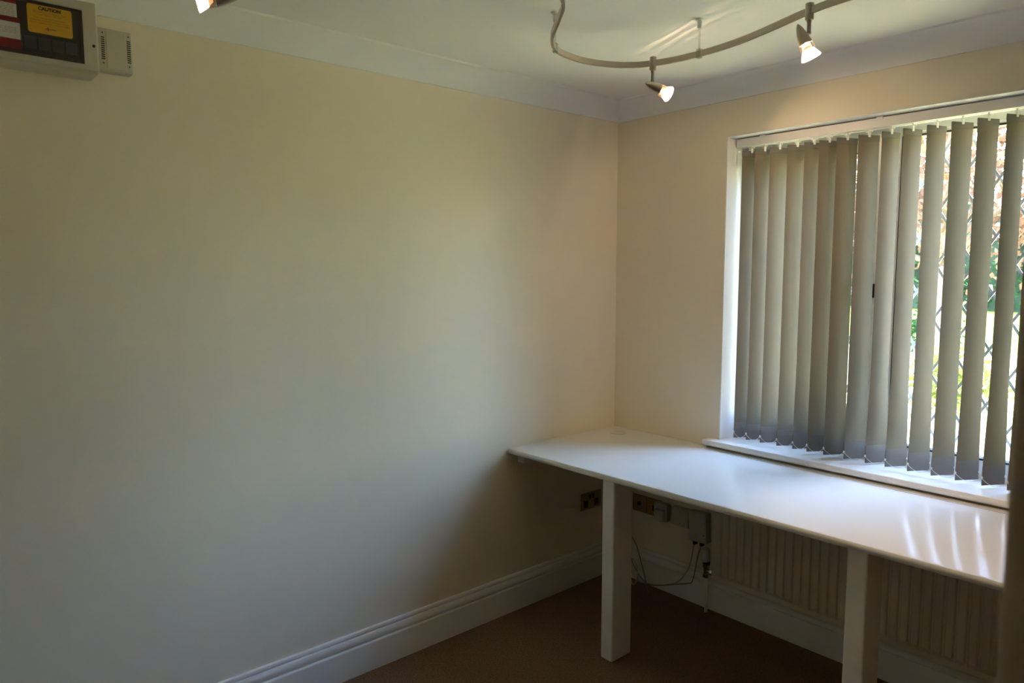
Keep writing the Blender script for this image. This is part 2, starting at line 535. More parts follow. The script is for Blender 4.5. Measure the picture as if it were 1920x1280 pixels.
for k in range(len(SX)):
    vs = [slat_pt(k, u, z, 0, 0.0028 * min(1, (z - 0.862) / 0.1)) for z in zs for u in us]
    nu = len(us)
    fs = [(i * nu + j, i * nu + j + 1, (i + 1) * nu + j + 1, (i + 1) * nu + j) for i in range(len(zs) - 1) for j in range(nu - 1)]
    slat = MB().add(vs, fs).build('slat', 'fabric', blind, smooth=True)
    # bottom pocket with its weight inside
    mb = MB()
    rings = []
    for z, t in ((ZB, 0.0012), (ZB + 0.004, 0.0019), (0.838, 0.0019), (0.862, 0.0007)):
        rings.append([slat_pt(k, -1, z, -t), slat_pt(k, 1, z, -t), slat_pt(k, 1, z, t), slat_pt(k, -1, z, t)])
    mb.sweep(rings)
    mb.build('weight_pocket', 'hem', slat)
    # top hem
    mb = MB()
    rings = []
    for z, t in ((2.012, 0.0008), (2.016, 0.0016), (2.032, 0.0016), (ZT, 0.0008)):
        rings.append([slat_pt(k, -1, z, -t), slat_pt(k, 1, z, -t), slat_pt(k, 1, z, t), slat_pt(k, -1, z, t)])
    mb.sweep(rings)
    mb.build('top_hem', 'hem', slat)
    # white hanger: plate, stem and crossbar below the headrail
    a = R(angs[k])
    rot = Matrix.Translation((SX[k], SY, 0)) @ Matrix.Rotation(a, 4, 'Z')
    mb = MB()
    mb.box(-0.0045, 0.0045, -0.0035, 0.0035, 2.028, 2.046, rot)
    mb.box(SX[k] - 0.012, SX[k] + 0.012, SY - 0.002, SY + 0.002, 2.0465, 2.0505)
    mb.lathe([(0.0035, 2.040), (0.0035, 2.0572)], 10, Matrix.Translation((SX[k], SY, 0)))
    mb.build('hanger', 'clip', slat)
    for u in (-1, 1):
        p = slat_pt(k, u * 1.015, 0.822)
        ends.append((k, u, p))
        MB().lathe([(0.0012, -0.005), (0.0034, -0.003), (0.0034, 0.003), (0.0012, 0.005)], 8, Matrix.Translation(p)).build('chain_clip', 'bead', slat, smooth=True)
# bead chains hang between neighbouring slats, front and back
def bead_chain(p, q, sag):
    mb = MB()
    n = 24
    pts = []
    for i in range(n + 1):
        t = i / n
        pts.append(Vector((p[0] + (q[0] - p[0]) * t, p[1] + (q[1] - p[1]) * t, p[2] + (q[2] - p[2]) * t - sag * 4 * t * (1 - t))))
    mb.tube(pts[::2], 0.0006, 4)
    for i in range(1, n):
        c, r = pts[i], 0.00145
        mb.add([c + Vector(d) * r for d in ((1, 0, 0), (-1, 0, 0), (0, 1, 0), (0, -1, 0), (0, 0, 1), (0, 0, -1))],
               [(0, 2, 4), (2, 1, 4), (1, 3, 4), (3, 0, 4), (2, 0, 5), (1, 2, 5), (3, 1, 5), (0, 3, 5)])
    return mb
for k in range(len(SX) - 1):
    for u in (-1, 1):
        p = Vector(slat_pt(k, u * 1.02, 0.8205)); q = Vector(slat_pt(k + 1, u * 1.02, 0.8205))
        bead_chain(p, q, 0.020 if u < 0 else 0.014).build('bead_chain', 'bead', blind, smooth=True)

# ------------------------------------------------------------------ security lattice just outside the glass
gr = empty('security_grille', (1.2, 0.268, 0.79), 'grey steel diamond lattice grille outside the window glass', 'grille')
GX0, GX1, GZA, GZB = 0.62, 1.811, 0.80, 2.085
hw, hh, gx, gz = 0.0635, 0.1025, 1.288, 1.240
def clip_bar(x0, z0, s):
    """bar z = z0 + s*(x-x0)*hh/hw clipped to the grille rectangle"""
    sl = s * hh / hw
    xa, xb = GX0, GX1
    xs_ = sorted((x0 + (GZA - z0) / sl, x0 + (GZB - z0) / sl))
    xa, xb = max(xa, xs_[0]), min(xb, xs_[1])
    if xb - xa < 0.05:
        return None
    return Vector((xa, z0 + sl * (xa - x0))), Vector((xb, z0 + sl * (xb - x0)))
for s, y in ((1, 0.266), (-1, 0.271)):
    for i in range(-30, 31):
        r = clip_bar(gx + i * 2 * hw, gz, s)
        if not r:
            continue
        a, b = r
        d = (b - a).normalized()
        n = Vector((-d.y, d.x)) * 0.0046
        ring = lambda p: [(p.x + n.x, y - 0.0018, p.y + n.y), (p.x - n.x, y - 0.0018, p.y - n.y), (p.x - n.x, y + 0.0018, p.y - n.y), (p.x + n.x, y + 0.0018, p.y + n.y)]
        MB().sweep([ring(a), ring(b)]).build('lattice_bar', 'grille', gr)
MB().box(GX0 - 0.012, GX0, 0.26, 0.277, GZA - 0.012, GZB + 0.012).build('upright', 'grille', gr)
MB().box(GX1, GX1 + 0.012, 0.26, 0.277, GZA - 0.012, GZB + 0.012).build('upright', 'grille', gr)
MB().box(GX0, GX1, 0.26, 0.277, GZB, GZB + 0.012).build('rail', 'grille', gr)
MB().box(GX0, GX1, 0.26, 0.277, GZA - 0.012, GZA).build('rail', 'grille', gr)
struct(MB().box(WX0, WX1, FY1 - 0.002, WT + 0.05, 0.745, 0.785).build('trim_5', 'brick'))

# ------------------------------------------------------------------ desk
desk = empty('desk', (1.4, -0.35, 0), 'long white gloss built-in desk along the window wall', 'desk')
def fy(x):
    return -0.7145 + 0.0155 * x
DX0, DX1 = 0.0015, 2.965
mb = MB()
slots = [(0.655, 1.163), (1.229, 1.737)]
sxs = [DX0, 0.56] + [v for s_ in slots for v in s_] + [1.87, DX1]
slab(mb, sxs, [-0.12, -0.0790, -0.0750, -0.032, -0.0015], lambda a, b: (-0.0790 < b < -0.0750 and any(p < a < q for p, q in slots)) or (b > -0.032 and 0.56 < a < 1.87), 0.725, 0.750, lambda a, b, t: (a, b, t))
def top_ring(x):
    f = fy(x)
    pr = [(-0.12, 0.750), (f + 0.010, 0.750), (f + 0.004, 0.7482), (f + 0.0012, 0.7440), (f, 0.7375), (f + 0.0012, 0.7310), (f + 0.004, 0.7268), (f + 0.010, 0.725), (-0.12, 0.725)]
    return [(x, y, z) for y, z in pr]
mb.sweep([top_ring(DX0), top_ring(DX1)])
mb.build('worktop', 'desk', desk, auto=30)
for x in (0.535, 1.470, 2.42):
    MB().box(x, x + 0.059, fy(x) + 0.014, fy(x) + 0.130, 0.0, 0.7249).build('leg', 'deskleg', desk, bevel=0.006, seg=3)
MB().box(0.0005, 0.040, -0.655, -0.062, 0.678, 0.7249).build('wall_batten', 'deskleg', desk, bevel=0.002)
MB().box(0.0005, 0.50, -0.045, -0.0005, 0.682, 0.7249).build('wall_batten', 'deskleg', desk, bevel=0.002)
gm = Matrix.Translation((0.124, -0.112, 0.7501))
g = MB().lathe([(0.039, 0), (0.039, 0.0012), (0.037, 0.0022), (0.0335, 0.0022), (0.033, 0.0014), (0.0, 0.0014)], 32, gm, cap1=False).build('cable_grommet', 'grommet', desk, auto=30)
tag(g, 'round off white cable grommet lid')

# ------------------------------------------------------------------ radiator under the desk
rad = empty('radiator', (1.25, -0.09, 0.17), 'cream ribbed panel radiator under the desk below the window', 'radiator')
RX0, RX1, RZ0, RZ1, RY = 0.640, 1.86, 0.172, 0.640, -0.092
pitch = 0.036
def rad_profile():
    pts = [(RX0, 0.0), (RX0 + 0.012, 0.0)]
    x = RX0 + 0.018
    while x + pitch < RX1 - 0.012:
        pts += [(x, 0.0), (x + 0.005, 0.008), (x + pitch - 0.0095, 0.008), (x + pitch - 0.0045, 0.0)]
        x += pitch
    pts += [(RX1 - 0.012, 0.0), (RX1, 0.0)]
    return pts
rp = rad_profile()
lv = [(RZ0, 0.0, 0.010), (RZ0 + 0.006, 0.0, 0.0), (RZ0 + 0.028, 0.0, 0.0), (RZ0 + 0.044, 1.0, 0.0), (RZ1 - 0.044, 1.0, 0.0), (RZ1 - 0.028, 0.0, 0.0), (RZ1 - 0.006, 0.0, 0.0), (RZ1, 0.0, 0.010)]
vs = [(x, RY + 0.008 - d * amt + back, z) for z, amt, back in lv for x, d in rp]
n = len(rp)
fs = [(i * n + j, i * n + j + 1, (i + 1) * n + j + 1, (i + 1) * n + j) for i in range(len(lv) - 1) for j in range(n - 1)]
mb = MB().add(vs, fs)
mb.box(RX0, RX1, RY + 0.018, RY + 0.021, RZ0, RZ1)
mb.build('front_panel', 'radiator', rad, auto=20)
for x in (RX0 - 0.002, RX1):
    MB().box(x, x + 0.002, RY + 0.010, -0.026, RZ0 + 0.01, RZ1 - 0.004).build('end_panel', 'radiator', rad)
MB().box(RX0 + 0.01, RX1 - 0.01, -0.034, -0.026, RZ0 + 0.004, RZ1 - 0.01).build('back_panel', 'radiator', rad)
for x in (0.85, 1.6):
    MB().box(x, x + 0.04, -0.026, -0.0005, 0.25, 0.55).build('wall_bracket', 'radiator', rad)
MB().tube([(0.594, -0.050, 0.0005), (0.594, -0.050, 0.178)], 0.0075, 12).build('pipe', 'trim', rad, smooth=True)
mb = MB()
mb.lathe([(0.012, 0.160), (0.015, 0.163), (0.015, 0.176), (0.011, 0.180), (0.011, 0.205), (0.0155, 0.208), (0.0155, 0.221)], 16, Matrix.Translation((0.590, -0.050, 0)))
mb.tube([(0.594, -0.050, 0.193), (0.640, -0.055, 0.193)], 0.009, 12)
mb.lathe([(0.013, -0.006), (0.013, 0.006)], 6, axis_mx((0.620, -0.053, 0.193), (1, 0, 0)))
v = mb.build('valve_body', 'chrome', rad, auto=35)
mb = MB().lathe([(0.0155, 0.221), (0.0165, 0.224), (0.0165, 0.232), (0.013, 0.236)], 16, Matrix.Translation((0.590, -0.050, 0)))
mb.build('valve_collar', 'handle', v, auto=35)
mb = MB().lathe([(0.017, 0.234), (0.0195, 0.238), (0.0195, 0.285), (0.017, 0.292), (0.010, 0.294)], 18, Matrix.Translation((0.585, -0.050, 0)))
mb.build('thermostatic_head', 'plug', v, auto=35)

# ------------------------------------------------------------------ sockets and boxes under the desk
def screw(mb, mx):
    return mb.lathe([(0.0035, 0), (0.0035, 0.0008), (0.002, 0.0014)], 10, mx)
# double mains socket on the left wall; local a runs along -y (left to right seen from the room: y increases)
ds = empty('double_wall_socket', (0, -0.174, 0.400), 'brass double wall socket on left wall under the desk', 'socket')
MB().box(0.0003, 0.006, -0.247, -0.101, 0.357, 0.443).build('face_plate', 'brass', ds, bevel=0.003)
for yc in (-0.212, -0.136):
    mb = MB().box(0.0058, 0.0072, yc - 0.016, yc + 0.016, 0.368, 0.404)
    ins = mb.build('socket_insert', 'brown_insert', ds, bevel=0.001)
    mb = MB()
    mb.box(0.0070, 0.0076, yc - 0.002, yc + 0.002, 0.394, 0.402)
    for s in (-1, 1):
        mb.box(0.0070, 0.0076, yc + s * 0.011 - 0.0035, yc + s * 0.011 + 0.0035, 0.376, 0.380)
    mb.build('pin_slots', 'dark', ins)
for yc in (-0.186, -0.162):
    MB().box(0.0058, 0.0105, yc - 0.006, yc + 0.006, 0.411, 0.432).build('rocker_switch', 'brown_insert', ds, bevel=0.001)
# aerial plate on the far wall
ap = empty('aerial_socket', (0.173, 0, 0.389), 'square brass aerial plate under the desk near the corner', 'socket')
MB().box(0.130, 0.216, -0.006, -0.0003, 0.346, 0.432).build('face_plate', 'brass', ap, bevel=0.003)
mb = MB().lathe([(0.009, 0.0), (0.009, 0.006), (0.0065, 0.006), (0.0065, 0.002), (0.0, 0.002)], 18, axis_mx((0.173, -0.0055, 0.389), (0, -1, 0)), cap1=False)
mb.build('aerial_port', 'brown_insert', ap, auto=35)
mb = MB()
for z in (0.359, 0.419):
    screw(mb, axis_mx((0.173, -0.006, z), (0, -1, 0)))
mb.build('screws', 'nickel_dark', ap)
pp = empty('telephone_socket', (0.262, 0, 0.389), 'brass plate half covered by a white plug adaptor under the desk', 'socket')
MB().box(0.2185, 0.3045, -0.006, -0.0003, 0.346, 0.432).build('face_plate', 'brass', pp, bevel=0.003)
MB().box(0.252, 0.270, -0.0085, -0.0055, 0.372, 0.398).build('port_insert', 'brown_insert', pp, bevel=0.001)
MB().lathe([(0.003, 0), (0.003, 0.001)], 10, axis_mx((0.234, -0.006, 0.389), (0, -1, 0))).build('indicator', 'lab_red', pp)
# white adaptor with stepped front
ad = empty('plug_adaptor', (0.34, -0.03, 0.39), 'white stepped plug adaptor plugged in beside the brass plates', 'adaptor')
MB().box(0.286, 0.362, -0.040, -0.0065, 0.349, 0.432).build('body', 'plug', ad, bevel=0.004)
MB().box(0.304, 0.356, -0.064, -0.0402, 0.352, 0.408).build('plug', 'plug', ad, bevel=0.005)
jb = empty('junction_box', (0.44, -0.02, 0.39), 'white square surface box between plug adaptor and splitter', 'junction box')
MB().box(0.388, 0.476, -0.032, -0.0003, 0.347, 0.434).build('body', 'plug', jb, bevel=0.003)
mb = MB()
for z in (0.362, 0.419):
    screw(mb, axis_mx((0.432, -0.032, z), (0, -1, 0)))
mb.build('screws', 'nickel_dark', jb)
sb = empty('telephone_splitter', (0.535, -0.02, 0.37), 'tall white telephone splitter box hanging left of the radiator', 'splitter box')
mx = Matrix.Translation((0.532, 0, 0.372)) @ Matrix.Rotation(R(-3), 4, 'Y')
MB().box(-0.046, 0.046, -0.042, -0.001, -0.068, 0.070, mx).build('body', 'plug', sb, bevel=0.004)
MB().box(-0.030, -0.018, -0.036, -0.014, -0.086, -0.0682, mx).build('cable_plug', 'cable_dark', sb, bevel=0.001)
MB().box(0.006, 0.018, -0.036, -0.014, -0.086, -0.0682, mx).build('cable_plug', 'cable_dark', sb, bevel=0.001)
MB().lathe([(0.003, 0), (0.003, 0.001)], 8, mx @ axis_mx((0.034, -0.042, -0.03), (0, -1, 0))).build('indicator', 'dark', sb)

def smooth_path(pts, n=8):
    P = [Vector(p) for p in pts]
    P = [2 * P[0] - P[1]] + P + [2 * P[-1] - P[-2]]
    out = []
    for i in range(1, len(P) - 2):
        for k in range(n):
            t = k / n
            a, b, c, d = P[i - 1:i + 3]
            out.append(0.5 * ((2 * b) + (-a + c) * t + (2 * a - 5 * b + 4 * c - d) * t * t + (-a + 3 * b - 3 * c + d) * t ** 3))
    out.append(P[-2])
    return out
c1 = MB().tube(smooth_path([(0.507, -0.026, 0.284), (0.506, -0.032, 0.255), (0.49, -0.040, 0.17), (0.44, -0.045, 0.09), (0.36, -0.05, 0.045), (0.27, -0.05, 0.022), (0.20, -0.05, 0.02), (0.15, -0.045, 0.07), (0.125, -0.04, 0.16), (0.10, -0.035, 0.30), (0.09, -0.03, 0.45), (0.085, -0.02, 0.58), (0.085, -0.02, 0.680)]), 0.0028, 8).build('telephone_cable', 'cable', None, smooth=True)
tag(c1, 'pale cable drooping from the splitter box and rising behind the desk leg', 'cable')
c2 = MB().tube(smooth_path([(0.544, -0.026, 0.282), (0.544, -0.050, 0.24), (0.53, -0.064, 0.13), (0.50, -0.064, 0.105), (0.45, -0.064, 0.085), (0.36, -0.066, 0.05), (0.28, -0.068, 0.03), (0.21, -0.064, 0.07), (0.165, -0.062, 0.14), (0.145, -0.060, 0.21), (0.160, -0.060, 0.24), (0.200, -0.060, 0.20), (0.235, -0.062, 0.12), (0.262, -0.066, 0.055), (0.285, -0.078, 0.012), (0.30, -0.09, 0.0045)]), 0.0026, 8).build('looped_cable', 'cable2', None, smooth=True)
tag(c2, 'grey brown thin cable looping along the skirting under the desk', 'cable')
pts = []
for k in range(34):
    a = k * 0.62
    pts.append((0.205 + 0.042 * math.cos(a) + 0.004 * math.sin(a * 3.1), -0.085 - 0.020 * math.cos(a) - 0.0012 * (k % 5), 0.072 + 0.064 * math.sin(a)))
c3 = MB().tube(smooth_path(pts, 4), 0.0026, 6).build('coiled_cable', 'cable', None, smooth=True)
tag(c3, 'coil of pale cable on the carpet behind the first desk leg', 'cable')

# ------------------------------------------------------------------ curved track with spotlights
ZR = 2.222
path = [(2.45, -0.80), (2.2, -0.79), (1.98, -0.797), (1.80, -0.815), (1.62, -0.842), (1.453, -0.842), (1.339, -0.815), (1.241, -0.780), (1.133, -0.746), (1.04, -0.728), (.953, -0.723), (.87, -0.729), (.80, -0.748), (.74, -0.780), (.695, -0.835), (.665, -0.915), (.660, -1.000), (.684, -1.100), (.760, -1.195), (.885, -1.291), (.985, -1.375), (1.04, -1.48), (1.04, -1.61), (.97, -1.76), (.84, -1.90), (.70, -2.02), (.58, -2.14), (.50, -2.30)]
rp3 = smooth_path([(x, y, ZR) for x, y in path], 7)
rail = empty('curved_track', (1.0, -1.2, ZR), 'curved brushed nickel lighting track hanging under the ceiling', 'light track')
def ribbon(o0, o1, z0, z1):
    rings = []
    for i, p in enumerate(rp3):
        t = (rp3[min(i + 1, len(rp3) - 1)] - rp3[max(i - 1, 0)]).normalized()
        n = Vector((-t.y, t.x, 0))
        rings.append([p + n * o0 + Vector((0, 0, z0)), p + n * o1 + Vector((0, 0, z0)), p + n * o1 + Vector((0, 0, z1)), p + n * o0 + Vector((0, 0, z1))])
    return MB().sweep(rings)
ribbon(-0.0045, -0.002, -0.009, 0.009).build('conductor_strip', 'nickel', rail, auto=40)
ribbon(0.002, 0.0045, -0.009, 0.009).build('conductor_strip', 'nickel', rail, auto=40)
ribbon(-0.0019, 0.0019, -0.007, 0.007).build('insulator_strip', 'core', rail, auto=40)
def track_near(x, y):
    return min(rp3, key=lambda p: (p.x - x) ** 2 + (p.y - y) ** 2)
for x, y in ((.953, -0.723), (.695, -1.118), (1.55, -0.845), (.97, -1.76), (.55, -2.20)):
    p = track_near(x, y)
    T = Matrix.Translation((p.x, p.y, 0))
    st = MB().lathe([(0.003, ZR + 0.013), (0.003, ZC - 0.025)], 10, T).build('standoff_rod', 'acrylic', rail, smooth=True)
    MB().lathe([(0.0055, ZC - 0.030), (0.0075, ZC - 0.026), (0.0075, ZC - 0.006), (0.013, ZC - 0.005), (0.013, ZC - 0.0002)], 16, T).build('ceiling_mount', 'clip', st, auto=35)
    mb = MB()
    i = rp3.index(p)
    t = (rp3[min(i + 1, len(rp3) - 1)] - rp3[i - 1]).normalized()
    rm = Matrix.Translation(p) @ Matrix.Rotation(math.atan2(t.y, t.x), 4, 'Z')
    for s in (-1, 1):
        mb.box(-0.008, 0.008, s * 0.0048, s * 0.0068, -0.0125, 0.0145, rm)
    mb.box(-0.008, 0.008, -0.0068, 0.0068, -0.0135, -0.0100, rm)
    mb.box(-0.008, 0.008, -0.0068, 0.0068, 0.0105, 0.0150, rm)
    mb.build('track_holder', 'acrylic', st)

def spotlight(x, y, axis, joint, label, watts=1.0, stem_to=2.162, leak=0.4, beam=70):
    """bullet-shaped spot: clip over the track, stem, turned head, slotted rings, lit bulb"""
    p = track_near(x, y)
    px, py = p.x, p.y
    sp_ = empty('spotlight', (px, py, ZR), label, 'spotlight', 'spotlights on the curved track')
    i = rp3.index(p)
    t = (rp3[min(i + 1, len(rp3) - 1)] - rp3[i - 1]).normalized()
    T = Matrix.Translation((px, py, 0))
    # two half shells of the clip sit either side of the track
    MB().lathe([(0.0100, ZR + 0.0095), (0.0112, ZR + 0.0105), (0.0112, ZR + 0.019), (0.0085, ZR + 0.0205)], 20, T).build('clip_cap', 'nickel', sp_, auto=35)
    mb = MB()
    for s in (0, 1):
        ring = []
        a0 = math.atan2(t.y, t.x) + (math.pi if s else 0)
        pr = []
        for k in range(11):
            a = a0 + math.pi * (0.16 + 0.68 * k / 10)
            pr.append((math.cos(a) * 0.0112, math.sin(a) * 0.0112))
        inner = [(-math.sin(a0) * 0.0047 + q * math.cos(a0), math.cos(a0) * 0.0047 + q * math.sin(a0)) for q in (-0.0098, 0.0098)]
        loop = pr + inner
        mb.sweep([[(px + a, py + b, z) for a, b in loop] for z in (ZR - 0.0095, ZR + 0.0104)])
    mb.build('clip_shell', 'nickel', sp_, auto=35)
    MB().lathe([(0.0112, ZR - 0.0096), (0.0112, ZR - 0.020), (0.0100, ZR - 0.0235), (0.0062, ZR - 0.024)], 20, T).build('clip_collar', 'nickel', sp_, auto=35)
    st = MB().lathe([(0.0055, ZR - 0.0242), (0.0060, ZR - 0.026), (0.0060, ZR - 0.030), (0.0052, ZR - 0.031), (0.0052, stem_to + 0.006), (0.0060, stem_to + 0.004), (0.0060, stem_to)], 14, T).build('stem', 'nickel_dark', sp_, auto=35)
    ax = Vector(axis).normalized()
    # head: local z along ax; the joint point sits on its upper side `joint` along from the tip
    mm0 = axis_mx((0, 0, 0), ax)
    side = (Vector((0, 0, 1)) - ax * ax.z)
    side = side.normalized() if side.length > 0.2 else Vector((-ax.x, -ax.y, 0)).normalized()
    rj = 0.0175 * math.sin(min(1.0, (joint + 0.004) / 0.055) * math.pi / 2)
    base = Vector((px, py, stem_to - 0.001)) - ax * joint - side * rj
    mm = axis_mx(base, ax)
    prof = [(0.0005, 0.0), (0.0030, 0.0025), (0.0062, 0.008), (0.0100, 0.018), (0.0132, 0.029), (0.0155, 0.040), (0.0172, 0.050), (0.0182, 0.058), (0.0170, 0.058), (0.0160, 0.050), (0.0120, 0.036), (0.006, 0.024), (0.0005, 0.020)]
    MB().lathe(prof, 28, mm).build('head', 'nickel', sp_, auto=50)
    z = 0.0596
    for k in range(5):
        r0 = 0.0184 + 0.0004 * k
        MB().lathe([(r0 - 0.0014, z), (r0, z), (r0, z + 0.0016), (r0 - 0.0014, z + 0.0016), (r0 - 0.0014, z)], 28, mm, cap0=False, cap1=False).build('cooling_ring', 'nickel', sp_, auto=35)
        z += 0.0031
    mb = MB()
    for k in range(3):
        a = 2 * math.pi * k / 3 + 0.5
        d = Matrix.Rotation(a, 4, 'Z')
        mb.box(0.0166, 0.0178, -0.0012, 0.0012, 0.0565, z, mm @ d)
    mb.build('ring_strut', 'nickel_dark', sp_)
    # glass reflector bulb flaring out of the rings; only its front part glows white
    bulb = MB().lathe([(0.0150, 0.0745), (0.0178, 0.0790), (0.0255, 0.0955), (0.0262, 0.0975), (0.0250, 0.0985), (0.018, 0.0992), (0.0, 0.0995)], 28, mm, cap1=False).build('bulb', 'bulb', sp_, auto=50)
    MB().lathe([(0.0040, 0.0625), (0.0075, 0.0650), (0.0105, 0.0700), (0.0149, 0.0744)], 20, mm, cap1=False).build('bulb_neck', 'bulb_neck', bulb, auto=50)
    li = bpy.data.lights.new('halogen_light', 'SPOT')
    li.energy = 2.6 * watts
    li.color = (1.0, 0.70, 0.45)
    li.spot_size = R(beam)
    li.spot_blend = 0.6
    li.shadow_soft_size = 0.02
    lo = bpy.data.objects.new('halogen_light', li)
    C.objects.link(lo)
    lo.parent = sp_
    lo.matrix_parent_inverse = Matrix.Translation(-Vector(sp_.location))
    lm = Vector(ax).to_track_quat('-Z', 'Y').to_matrix().to_4x4()
    lm.translation = mm @ Vector((0, 0, 0.104))
    lo.matrix_basis = lm
    if not leak:
        return sp_
    # stray light that leaks back through the cooling rings
    l2 = bpy.data.lights.new('ring_leak_light', 'POINT')
    l2.energy = leak
    l2.color = (1.0, 0.66, 0.42)
    l2.shadow_soft_size = 0.0006
    lo2 = bpy.data.objects.new('ring_leak_light', l2)
    C.objects.link(lo2)
    lo2.parent = sp_
    lo2.matrix_parent_inverse = Matrix.Translation(-Vector(sp_.location))
    lo2.location = mm @ Vector((0, 0, 0.0595))
    return sp_
Rh = Vector((math.cos(YAW), -math.sin(YAW), 0))
Fh = Vector((math.sin(YAW), math.cos(YAW), 0))
Zh = Vector((0, 0, 1))
spotlight(0.793, -0.754, Rh * 0.86 + Fh * 0.30 - Zh * 0.30, 0.026, 'lit nickel spotlight pointing right towards the window blind', 1.0)
spotlight(1.361, -0.825, Rh * 0.40 - Fh * 0.05 - Zh * 0.92, 0.038, 'lit nickel spotlight angled down in front of the window', 4.4)
spotlight(0.62, -2.10, -Rh * 0.88 - Fh * 0.30 - Zh * 0.20, 0.030, 'lit nickel spotlight at the top left near the fuse box', 1.6, 2.174, 0)
spotlight(2.12, -0.79, (-1.62, 0.80, -0.62), 0.030, 'added unseen nickel spotlight at the right end of the track, warming the window wall', 3.4, 2.162, 0, 50)  # extra lamp out of view, added to warm the window wall

# ------------------------------------------------------------------ consumer unit (fuse box) and chime
cu = empty('fuse_box', (0.05, -2.42, 2.058), 'grey white fuse box with smoked window and warning labels', 'fuse box')
MB().box(0.0003, 0.100, -2.64, -2.262, 2.058, 2.2445).build('body', 'box_plastic', cu, bevel=0.012, seg=4)
MB().box(0.0985, 0.106, -2.632, -2.266, 2.064, 2.2435).build('front_cover', 'box_plastic', cu, bevel=0.006, seg=3)
FX = 0.1062
mb = MB()
slab(mb, [-2.60, -2.592, -2.308, -2.300], [2.080, 2.088, 2.2095, 2.2175], lambda a, b: -2.592 < a < -2.308 and 2.088 < b < 2.2095, FX - 0.001, FX + 0.0035, lambda a, b, t: (t, a, b))
rim = mb.build('window_rim', 'smoke_frame', cu, bevel=0.0008)
sm = MB().box(FX - 0.0008, FX + 0.0018, -2.592, -2.308, 2.088, 2.2095).build('smoked_window', 'smoke', cu)
for k in range(9):
    y = -2.585 + k * 0.0305
    MB().box(FX + 0.0017, FX + 0.0023, y, y + 0.026, 2.098, 2.128).build('switch_square', 'smoke_inner', sm)  # slightly paler squares for the row of switches
MB().lathe([(0.0038, 0), (0.0038, 0.0015)], 16, axis_mx((FX - 0.0002, -2.276, 2.131), (1, 0, 0))).build('lock_hole', 'dark', cu)

def label_panel(name, y0, y1, z0, z1, x, m, parent, r=0.0):
    mb = MB()
    pts = []
    if r:
        for cy, cz, a0 in ((y1 - r, z1 - r, 0), (y0 + r, z1 - r, 90), (y0 + r, z0 + r, 180), (y1 - r, z0 + r, 270)):
            for k in range(5):
                a = R(a0 + 22.5 * k)
                pts.append((cy + r * math.cos(a), cz + r * math.sin(a)))
    else:
        pts = [(y1, z1), (y0, z1), (y0, z0), (y1, z0)]
    return mb.sweep([[(x, a, b) for a, b in pts], [(x + 0.0006, a, b) for a, b in pts]]).build(name, m, parent)
def put_text(body, size, y, z, x, m, parent, width=None, bold=0.0, res=2):
    me = text_mesh(body, size, 'lettering', bold, res)
    if not me.vertices:
        return
    co_ = np.zeros(len(me.vertices) * 3)
    me.vertices.foreach_get('co', co_)
    co_ = co_.reshape(-1, 3)
    w = co_[:, 0].max() - co_[:, 0].min()
    sx = width / w if width else 1.0
    cxm = (co_[:, 0].max() + co_[:, 0].min()) / 2
    out = np.stack([np.full(len(co_), x), y + (co_[:, 0] - cxm) * sx, z + co_[:, 1]], 1)
    me.vertices.foreach_set('co', out.ravel())
    me.materials.clear()
    me.materials.append(M[m])
    me.update()
    return link('lettering', me, parent)
LX = FX + 0.0037
yl = label_panel('caution_label', -2.4235, -2.3245, 2.1385, 2.2085, FX + 0.0019, 'yellow', cu, 0.005)
tag(yl, 'yellow caution label')
TX = FX + 0.0027
yc = -2.374
put_text('CAUTION', 0.0118, yc, 2.2005, TX, 'ink', yl, 0.050, 0.0007, 3)
for s, z, w in (('This installation has wiring colours', 2.1912, 0.074), ('to two versions of BS 7671.', 2.1852, 0.056), ('Great care should be taken before', 2.1768, 0.072), ('undertaking extension, alteration or repair', 2.1708, 0.089), ('that all conductors are correctly identified.', 2.1648, 0.089)):
    put_text(s, 0.0056, yc, z, TX, 'ink_brown', yl, w, 0.0, 1)
mb = MB().box(TX - 0.0001, TX, yc - 0.012, yc + 0.000, 2.1510, 2.1526)
mb.box(TX - 0.0001, TX, yc - 0.0068, yc - 0.0048, 2.1465, 2.1570)
mb.build('red_mark', 'lab_red', yl)
MB().box(TX - 0.0001, TX, yc + 0.0005, yc + 0.012, 2.1510, 2.1528).build('black_mark', 'ink', yl)
def info_label(y0, y1, z0, z1, bands, rows):
    l = label_panel('information_label', y0, y1, z0, z1, FX + 0.0019, 'lab_white', cu)
    for a, b in bands:
        MB().box(TX - 0.0002, TX + 0.0001, y0, y1, a, b).build('red_band', 'lab_red', l)
    mb = MB()
    for z in rows:
        y = y0 + 0.005
        while y < y1 - 0.008:
            w = random.uniform(0.004, 0.011)
            mb.box(TX - 0.0001, TX, y, min(y + w, y1 - 0.005), z, z + 0.0011)
            y += w + 0.0018
    mb.build('small_print', 'ink_grey', l)
    return l
tag(info_label(-2.545, -2.4455, 2.1665, 2.2070, [(2.1990, 2.2070)], [2.1690 + 0.0042 * k for k in range(7)]), 'white information label with red top band')
tag(info_label(-2.545, -2.4405, 2.0905, 2.1655, [(2.1535, 2.1655), (2.0905, 2.1130)], [2.1395, 2.1355, 2.1315, 2.1270]), 'white information label with broad red bands')

